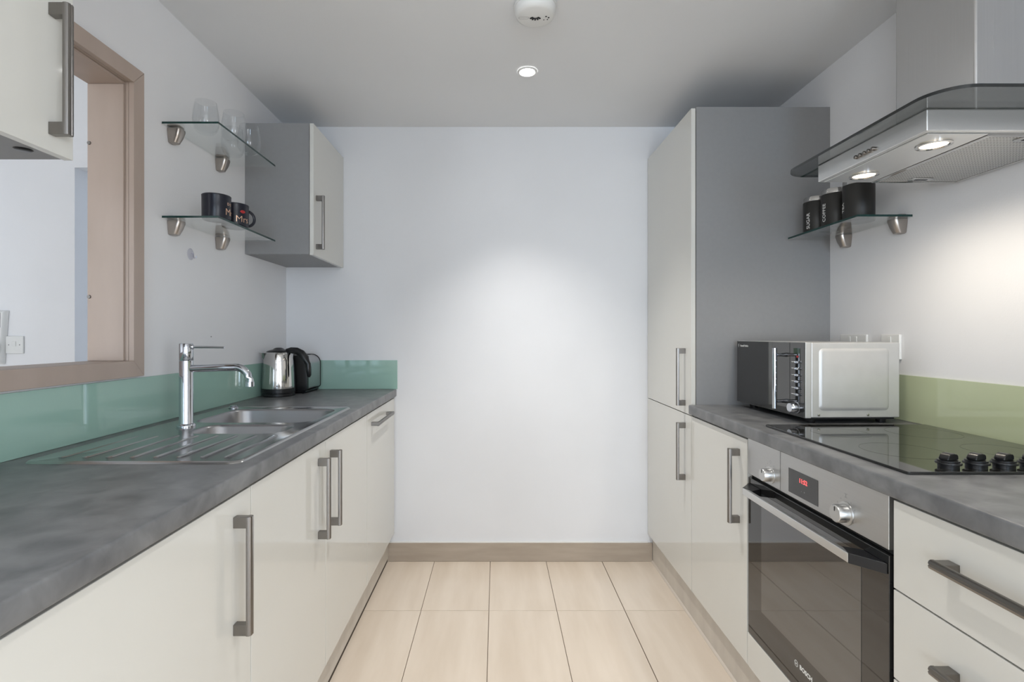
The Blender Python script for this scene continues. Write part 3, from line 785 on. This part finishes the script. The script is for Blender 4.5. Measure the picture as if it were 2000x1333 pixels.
for y, rr, sym in ((1.512, 0.0195, 'ring'), (1.186, 0.021, 'bars')):
    kn = NB(); lathe(kn, [(rr + 0.006, 0), (rr + 0.0055, -0.0025), (rr, -0.003)], (CF - 0.0002, y, 0.800), 36, 'x'); kb = obj('knob', kn, M['soft'], ov)
    bm = NB(); lathe(bm, [(rr, -0.0032), (rr - 0.0005, -0.024), (rr - 0.0025, -0.0265), (0, -0.0268)], (CF, y, 0.800), 36, 'x'); obj('grip', bm, M['soft'], kb, smooth=40)
    obj('pointer', B(CF - 0.0275, CF - 0.0269, y - 0.0008, y + 0.0008, 0.806, 0.816), M['blackpl'], kb)
    bm = NB()
    if sym == 'ring':
        for i in range(16):
            a, a2 = 2 * PI * i / 16, 2 * PI * (i + 1) / 16
            bm.faces.new([bm.verts.new((CF - 0.0002, y + r_ * math.cos(q), 0.838 + r_ * math.sin(q))) for r_, q in ((0.0045, a), (0.0045, a2), (0.0036, a2), (0.0036, a))])
    else:
        for zz in (0.836, 0.8445): box(bm, CF - 0.0003, CF - 0.0001, y - 0.005, y + 0.005, zz, zz + 0.001)
        box(bm, CF - 0.0003, CF - 0.0001, y - 0.001, y + 0.001, 0.837, 0.8445)
    obj('printed_symbol', bm, M['greyplastic'], ov, smooth=0)
    for q in (-60, -30, 30, 60):
        a = math.radians(90 + q); cy_, cz_ = y + 0.034 * math.cos(a), 0.800 + 0.034 * math.sin(a)
        obj('dial_mark', B(CF - 0.0003, CF - 0.0001, cy_ - 0.0008, cy_ + 0.0008, cz_ - 0.0016, cz_ + 0.0016), M['greyplastic'], ov, smooth=0)
dz0, dz1 = 0.2575, 0.757
dd = obj('door', B(RF, 0.8315, OY0_, OY1_, dz0, dz1), M['blackglass'], ov, bevel=0.0015)
obj('window', B(RF - 0.0007, RF - 0.0001, 1.137, 1.566, 0.366, 0.728), M['window_glass'], dd, label='mirror-like inner window of the oven door')
# handle: flat bar on flared black brackets
hx = 0.763; hz0, hz1 = 0.7175, 0.7385
obj('handle', B(hx, hx + 0.012, 1.113, 1.590, hz0, hz1), M['steel_y'], dd, bevel=0.002)
for ya, yb, yc in ((1.1125, 1.0595, 1.150), (1.5905, 1.6435, 1.553)):
    bm = NB(); prism(bm, [(hx + 0.0005, ya), (RF - 0.0008, yb), (RF - 0.0008, yc + (yb - ya) * 0.35), (hx + 0.0125, yc)], hz0 - 0.0008, hz1 + 0.0008, 'z'); obj('handle_bracket', bm, M['blackpl'], dd, bevel=0.0015)
lx = RF - 0.0002
bm = text_bm('BOSCH', 0.0165, 0.0002, 0.0005, 1.02); to_aisle_face(bm, lx, 1.341, 0.3255); obj('lettering', bm, M['print'], dd, smooth=0, label='white maker lettering')
bm = NB()
for i in range(28):
    a, a2 = 2 * PI * i / 28, 2 * PI * (i + 1) / 28
    bm.faces.new([bm.verts.new((lx - 0.0003, 1.3835 + r_ * math.cos(q), 0.3255 + r_ * math.sin(q))) for r_, q in ((0.0085, a), (0.0085, a2), (0.0072, a2), (0.0072, a))])
for s in (-1, 1):
    box(bm, lx - 0.0004, lx - 0.0002, 1.3835 + s * 0.0032 - 0.0007, 1.3835 + s * 0.0032 + 0.0007, 0.3255 - 0.0048, 0.3255 + 0.0048)
box(bm, lx - 0.0004, lx - 0.0002, 1.3835 - 0.0032, 1.3835 + 0.0032, 0.3255 - 0.0007, 0.3255 + 0.0007)
obj('emblem', bm, M['print'], dd, smooth=0, label='white round emblem')

# ------------------------------------------------------------------ hob
hb = thing('hob', 'black glass hob with four knobs set on the right worktop', 'hob', (1.108, 1.345, WZ1))
HX0, HX1, HY0, HY1 = 0.853, 1.362, 1.062, 1.628
bm = NB(); prism(bm, rrect(HX0, HX1, HY0, HY1, 0.006, 4), WZ1 + 0.0004, WZ1 + 0.0062, 'z'); obj('glass_plate', bm, M['hobglass'], hb, bevel=0.0012)
hz = WZ1 + 0.0063
for x, y, rr in ((1.00, 1.26, 0.09), (1.24, 1.26, 0.075), (1.00, 1.49, 0.075), (1.24, 1.49, 0.09)):
    bm = NB()
    for i in range(48):
        a, a2 = 2 * PI * i / 48, 2 * PI * (i + 1) / 48
        bm.faces.new([bm.verts.new((x + r_ * math.cos(q), y + r_ * math.sin(q), hz + 0.0001)) for r_, q in ((rr, a), (rr, a2), (rr - 0.0018, a2), (rr - 0.0018, a))])
    obj('zone_ring', bm, M['zone'], hb, smooth=0)
for k in range(4):
    x, y = 0.968 + 0.0595 * k, 1.097
    bm = NB(); lathe(bm, [(0.0185, 0), (0.0185, 0.007), (0.0225, 0.008), (0.023, 0.0105), (0.022, 0.0125), (0.0195, 0.013), (0.0195, 0.0165)], (x, y, hz), 30); kb = obj('knob', bm, M['blackpl'], hb, smooth=40)
    bm = NB(); ang = math.radians(20)
    prism(bm, [(-0.0175, 0.0166), (0.0175, 0.0166), (0.0180, 0.025), (0.014, 0.029), (0.004, 0.0312), (-0.006, 0.0312), (-0.013, 0.028), (-0.0175, 0.022)], -0.0095, 0.0095, 'y')
    bmesh.ops.rotate(bm, verts=bm.verts, cent=(0, 0, 0), matrix=Matrix.Rotation(ang, 3, 'Z'))
    bmesh.ops.translate(bm, verts=bm.verts, vec=(x, y, hz)); obj('grip', bm, M['blackpl'], kb, bevel=0.0025, seg=3)

# ------------------------------------------------------------------ microwave (local: x into the wall, y along the counter away from the camera)
mw = thing('microwave', 'silver microwave oven with black mirror door beside the tall cabinet', 'microwave', (1.000, 1.662, WZ1 + 0.0005), math.radians(2.0), local=True)
MZ0, MZ1, MWD, MDP = 0.020, 0.266, 0.432, 0.318
obj('casing', B(0.022, MDP, 0.0, MWD, MZ0, MZ1), M['mwside'], mw, bevel=0.004)
obj('front_frame', B(0.002, 0.0214, -0.0008, MWD + 0.0005, MZ0 - 0.001, MZ1 + 0.0005), M['mwside'], mw, bevel=0.002)
obj('control_panel', B(-0.0012, 0.0017, 0.0008, 0.0765, MZ0 + 0.001, MZ1 - 0.001), M['mwglass'], mw)
md = obj('door', B(-0.0012, 0.0017, 0.0785, MWD, MZ0 + 0.001, MZ1 - 0.001), M['mwglass'], mw)
bm = text_bm('Russell Hobbs', 0.0105, 0.0002, 0.0002); to_aisle_face(bm, -0.0016, MWD - 0.056, MZ1 - 0.019); obj('lettering', bm, M['print'], md, smooth=0, label='small white maker lettering')
bm = NB()
box(bm, -0.0017, -0.0013, MWD - 0.0125, MWD - 0.0115, MZ1 - 0.025, MZ1 - 0.012); box(bm, -0.0017, -0.0013, MWD - 0.0175, MWD - 0.0125, MZ1 - 0.013, MZ1 - 0.012); box(bm, -0.0017, -0.0013, MWD - 0.0175, MWD - 0.0125, MZ1 - 0.019, MZ1 - 0.018)
obj('emblem', bm, M['print'], md, smooth=0)
bm = NB(); tube(bm, [(-0.042, 0.098, 0.038), (-0.042, 0.098, 0.245)], 0.0075, 20)
for zz in (0.063, 0.222):
    tube(bm, [(-0.0355, 0.098, zz), (-0.018, 0.098, zz), (-0.0015, 0.098, zz)], [0.0055, 0.0055, 0.008], 16)
obj('handle', bm, M['chrome'], md, smooth=40)
obj('display', B(-0.0020, -0.0014, 0.022, 0.056, 0.228, 0.246), M['green_led'], mw)
bm = NB(); lathe(bm, [(0.004, -0.0013), (0.0035, -0.0035), (0, -0.004)], (0, 0.035, 0.218), 12, 'x'); obj('indicator', bm, M['red'], mw)
for k in range(6):
    bm = NB(); zz = 0.200 - 0.0215 * k
    prism(bm, rrect(0.022, 0.040, zz - 0.0042, zz + 0.0042, 0.004, 4), -0.0085, -0.0014, 'x'); obj('button', bm, M['chrome'], mw, bevel=0.0015)
    obj('button_caption', B(-0.0016, -0.0013, 0.049, 0.068, zz - 0.001, zz + 0.0012), M['print'], mw)
bm = NB(); lathe(bm, [(0.019, -0.0014), (0.019, -0.005), (0.0165, -0.006), (0.016, -0.027), (0.0145, -0.029), (0, -0.029)], (0, 0.036, 0.049), 32, 'x'); obj('knob', bm, M['chrome'], mw, smooth=40)
bm = NB(); loops = []
for ins, dy in ((0, -0.0002), (0.004, -0.003), (0.010, -0.0042)):
    loops.append([(p[0], dy, p[1]) for p in rrect(0.047 + ins, 0.281 - ins, 0.044 + ins, 0.246 - ins, 0.014, 6)])
loft(bm, loops); bmesh.ops.recalc_face_normals(bm, faces=bm.faces); obj('pressed_side_panel', bm, M['mwside'], mw, smooth=60)
for x in (0.046, 0.210):
    bm = NB(); lathe(bm, [(0.0045, -0.0002), (0.004, -0.002), (0, -0.003)], (x, 0, 0.030), 14, 'y'); obj('screw', bm, M['polish'], mw)
for x in (0.045, 0.285):
    for y in (0.04, 0.39):
        bm = NB(); lathe(bm, [(0.014, 0), (0.016, 0.0198)], (x, y, 0), 16); obj('foot', bm, M['blackpl'], mw)
obj('base_plate', B(0.03, MDP - 0.01, 0.012, MWD - 0.012, 0.014, 0.0198), M['blackmatt'], mw)

# ------------------------------------------------------------------ sockets behind the microwave
def socket(label, y0, y1, z0, z1, rockers):
    t = thing('wall_socket', label, 'socket', (XR, (y0 + y1) / 2, (z0 + z1) / 2))
    obj('plate', B(XR - 0.010, XR - 0.0005, y0, y1, z0, z1), M['white'], t, bevel=0.003)
    for y in rockers: obj('rocker', B(XR - 0.0128, XR - 0.0102, y - 0.007, y + 0.007, z1 - 0.032, z1 - 0.008), M['white'], t, bevel=0.001)


socket('white double socket on the right wall just above the microwave', 1.905, 2.051, 1.129, 1.2155, (1.96, 1.995))
socket('white single switch on the right wall above the microwave end', 1.748, 1.834, 1.129, 1.2155, (1.791,))

# ------------------------------------------------------------------ cooker hood
hd_t = thing('cooker_hood', 'stainless chimney cooker hood with smoked glass canopy above the hob', 'cooker hood', (1.2, 1.35, 1.669))
GX0, GY0, GY1, GZ = 0.916, 1.050, 1.652, 1.7225
bm = NB(); prism(bm, rrect(GX0, XR - 0.002, GY0, GY1, [0.002, 0.075, 0.075, 0.002], 10), GZ, GZ + 0.0072, 'z')
bm.normal_update()
for f in bm.faces: f.material_index = 0 if abs(f.normal.z) > 0.5 else 1
obj('glass_canopy', bm, [M['smoke'], M['smoke_edge']], hd_t, smooth=40)
HBX, HBY0, HBY1, HBZ = 0.966, 1.150, 1.540, 1.669
bm = NB(); box(bm, HBX, XR - 0.003, HBY0, HBY1, HBZ + 0.003, GZ - 0.0005); obj('body', bm, M['steel_y'], hd_t, bevel=0.003)
# underside: light strip, filter with frame, rim
obj('light_panel', B(HBX + 0.012, 1.116, HBY0 + 0.012, HBY1 - 0.012, HBZ, HBZ + 0.0028), M['steel_y'], hd_t, bevel=0.0008)
bm = NB()
for a in ((1.118, 1.128, 1.166, 1.526), (1.362, 1.374, 1.166, 1.526), (1.128, 1.362, 1.166, 1.174), (1.128, 1.362, 1.518, 1.526)): box(bm, a[0], a[1], a[2], a[3], HBZ - 0.002, HBZ + 0.0028)
ff = obj('filter_frame', bm, M['polish'], hd_t)
obj('filter', B(1.1285, 1.3615, 1.1745, 1.5175, HBZ + 0.0002, HBZ + 0.0026), M['filter'], hd_t)
for y in (1.190, 1.497):
    bm = NB(); prism(bm, rrect(1.205, 1.275, y - 0.014, y + 0.014, 0.013, 6), HBZ - 0.0022, HBZ, 'z'); ltc = obj('filter_latch', bm, M['polish'], hd_t, bevel=0.0008)
    obj('latch_slot', B(1.222, 1.258, y - 0.004, y + 0.004, HBZ - 0.0026, HBZ - 0.0023), M['blackmatt'], ltc)
for y in (1.225, 1.458):
    bm = NB(); lathe(bm, [(0.036, HBZ - 0.0003), (0.036, HBZ - 0.003), (0.030, HBZ - 0.004), (0.028, HBZ - 0.0012)], (1.046, y, 0), 36, cap=False); bz = obj('lamp_bezel', bm, M['polish'], hd_t, smooth=40)
    bm = NB(); lathe(bm, [(0.0, HBZ - 0.0022), (0.020, HBZ - 0.0020), (0.0275, HBZ - 0.0012)], (1.046, y, 0), 28, cap=False)
    obj('lamp_glass', bm, M['warm'], bz)
    spot('hood_lamp_light', (1.046, y, HBZ - 0.006), HOOD_E, (1, 0.90, 0.76), 165, 0.7, 0.024)
for k in range(5):
    y = 1.310 + 0.0155 * k
    bm = NB(); lathe(bm, [(0.0052, -0.0003), (0.0052, -0.006), (0.004, -0.0075), (0, -0.0075)], (HBX, y, 1.690), 16, 'x'); obj('button', bm, M['nickel'], hd_t)
bm = NB(); box(bm, 1.152, XR - 0.001, 1.232, 1.480, GZ + 0.0078, ZC - 0.0005); obj('chimney', bm, M['steel'], hd_t, bevel=0.006, seg=3)

# ------------------------------------------------------------------ canisters
for word, y, wdeg, lab in (('TEA', 1.815, 166, 'black canister lettered TEA, nearest the camera, partly behind the hood'), ('COFFEE', 1.937, 187, 'black canister lettered COFFEE between the two others'), ('SUGAR', 2.05, 200, 'black canister lettered SUGAR next to the tall cabinet')):
    t = thing('canister', lab, 'canister', (1.283, y, 1.6143), 0, 'black canisters on the right shelf', local=True)
    bm = NB(); lathe(bm, [(0.047, 0), (0.0485, 0.002), (0.0485, 0.128), (0.0475, 0.1295)], n=44); bd = obj('body', bm, M['canister'], t, smooth=40)
    bm = NB(); lathe(bm, [(0.0475, 0.130), (0.0475, 0.146), (0.046, 0.148), (0.030, 0.1485), (0, 0.1485)], n=44); obj('lid', bm, M['polish'], t, smooth=40)
    bm = text_bm(word, 0.020, 0.0003); wrap(bm, 0.0487, math.radians(wdeg), 0.052 if word != 'COFFEE' else 0.060, vertical=True); obj('lettering', bm, M['print'], bd, smooth=0, label='white upright lettering ' + word)

# ------------------------------------------------------------------ ceiling: downlights and smoke detector
def downlight(label, x, y, energy=1.0, group=None):
    t = thing('downlight', label, 'downlight', (x, y, ZC), group=group)
    bm = NB(); lathe(bm, [(0.042, ZC - 0.0006), (0.041, ZC - 0.004), (0.034, ZC - 0.006), (0.031, ZC - 0.0035)], (x, y, 0), 36, cap=False); obj('bezel', bm, M['white'], t, smooth=50)
    bm = NB(); lathe(bm, [(0, ZC - 0.0055), (0.022, ZC - 0.005), (0.0305, ZC - 0.0032)], (x, y, 0), 30, cap=False); obj('bulb', bm, M['bulb'], t, smooth=60)
    spot('downlight_light', (x, y, ZC - 0.012), SPOT_E * energy, (1, 0.97, 0.93), 92, 1.0, 0.03)


downlight('lit round recessed downlight in the ceiling near the back wall', 0.13, 2.17)
downlight('round recessed downlight in the ceiling above the drawers', 0.13, 0.85, 0.5)
downlight('round recessed downlight in the ceiling behind the camera', 0.13, -0.45, 0.6)
sx, sy = 0.131, 1.735
sd = thing('smoke_detector', 'white round smoke detector on the ceiling at the top edge', 'smoke detector', (sx, sy, ZC))
bm = NB(); lathe(bm, [(0.072, ZC - 0.0005), (0.073, ZC - 0.010), (0.0715, ZC - 0.012)], (sx, sy, 0), 48); obj('mounting_base', bm, M['white'], sd, smooth=40)
bm = NB(); lathe(bm, [(0.0705, ZC - 0.0125), (0.0695, ZC - 0.026), (0.064, ZC - 0.038), (0.054, ZC - 0.042), (0, ZC - 0.043)], (sx, sy, 0), 48); obj('body', bm, M['white'], sd, smooth=45)
zb = ZC - 0.0432
for k in range(5):
    a = math.radians(-52 + 26 * k); c = Vector((sx + 0.016 * math.sin(a), sy + 0.016 * math.cos(a) - 0.010, 0))
    bm = B(-0.0026, 0.0026, -0.006, 0.006, -0.0016, 0.0006); bmesh.ops.rotate(bm, verts=bm.verts, cent=(0, 0, 0), matrix=Matrix.Rotation(-a, 3, 'Z')); bmesh.ops.translate(bm, verts=bm.verts, vec=(c.x, c.y, zb))
    obj('vent_slat', bm, M['blackmatt'], sd)
bm = NB(); P = rrect(-0.017, 0.017, -0.006, 0.006, 0.0055, 5); Q = rrect(-0.016, 0.016, -0.005, 0.005, 0.0045, 5)
V = [bm.verts.new((sx - 0.039 + p[0], sy + 0.000 + p[1], zb - 0.0004)) for p in P]; U = [bm.verts.new((sx - 0.039 + p[0], sy + 0.000 + p[1], zb - 0.0004)) for p in Q]
for i in range(len(P)): bm.faces.new((V[i], U[i], U[(i + 1) % len(P)], V[(i + 1) % len(P)]))
obj('test_button', bm, M['greyplastic'], sd, smooth=0)
for dx, dy, rr in ((0.030, 0.012, 0.0022), (0.042, 0.010, 0.0022), (0.036, -0.006, 0.0032), (0.045, 0.000, 0.0032)):
    bm = NB(); lathe(bm, [(rr, 0.0), (rr, -0.0008), (0, -0.001)], (sx + dx, sy + dy, zb + 0.0012), 10); obj('indicator', bm, M['blackmatt'], sd)

# ------------------------------------------------------------------ things on the wall of the next room
ns = thing('wall_socket', 'white switched socket on the wall of the next room seen through the opening', 'socket', (-2.375, NY, 1.168))
obj('plate', B(-2.418, -2.332, NY - 0.010, NY - 0.0005, 1.122, 1.208), M['white'], ns, bevel=0.003)
obj('rocker', B(-2.384, -2.366, NY - 0.0125, NY - 0.0102, 1.158, 1.182), M['white'], ns, bevel=0.001)
for x in (-2.402, -2.348):
    bm = NB(); lathe(bm, [(0.003, -0.0101), (0.0025, -0.011), (0, -0.011)], (x, NY, 1.165), 10, 'y'); obj('screw', bm, M['greyplastic'], ns)
ph = thing('entry_phone', 'white entry phone with dark screen at the left edge in the next room', 'intercom', (-2.50, NY, 1.2))
bm = NB(); loops = []
for d_, ins in ((-0.0005, 0), (-0.02, 0.002), (-0.03, 0.010)):
    loops.append([(x_, NY + d_, z_) for x_, z_ in ((-2.60 + ins, 1.07 + ins), (-2.425 - ins, 1.07 + ins), (-2.406 - ins, 1.335 - ins), (-2.60 + ins, 1.335 - ins))])
R = loft(bm, loops); bm.faces.new(R[0][::-1]); bmesh.ops.recalc_face_normals(bm, faces=bm.faces); obj('body', bm, M['white'], ph, bevel=0.003)
obj('screen', B(-2.585, -2.424, NY - 0.0325, NY - 0.0302, 1.250, 1.322), M['blackglass'], ph)
bm = NB(); tube(bm, [(-2.44, NY - 0.034, 1.10), (-2.43, NY - 0.036, 1.14), (-2.425, NY - 0.036, 1.165), (-2.437, NY - 0.034, 1.18)], 0.006, 10); obj('cord', bm, M['white'], ph)
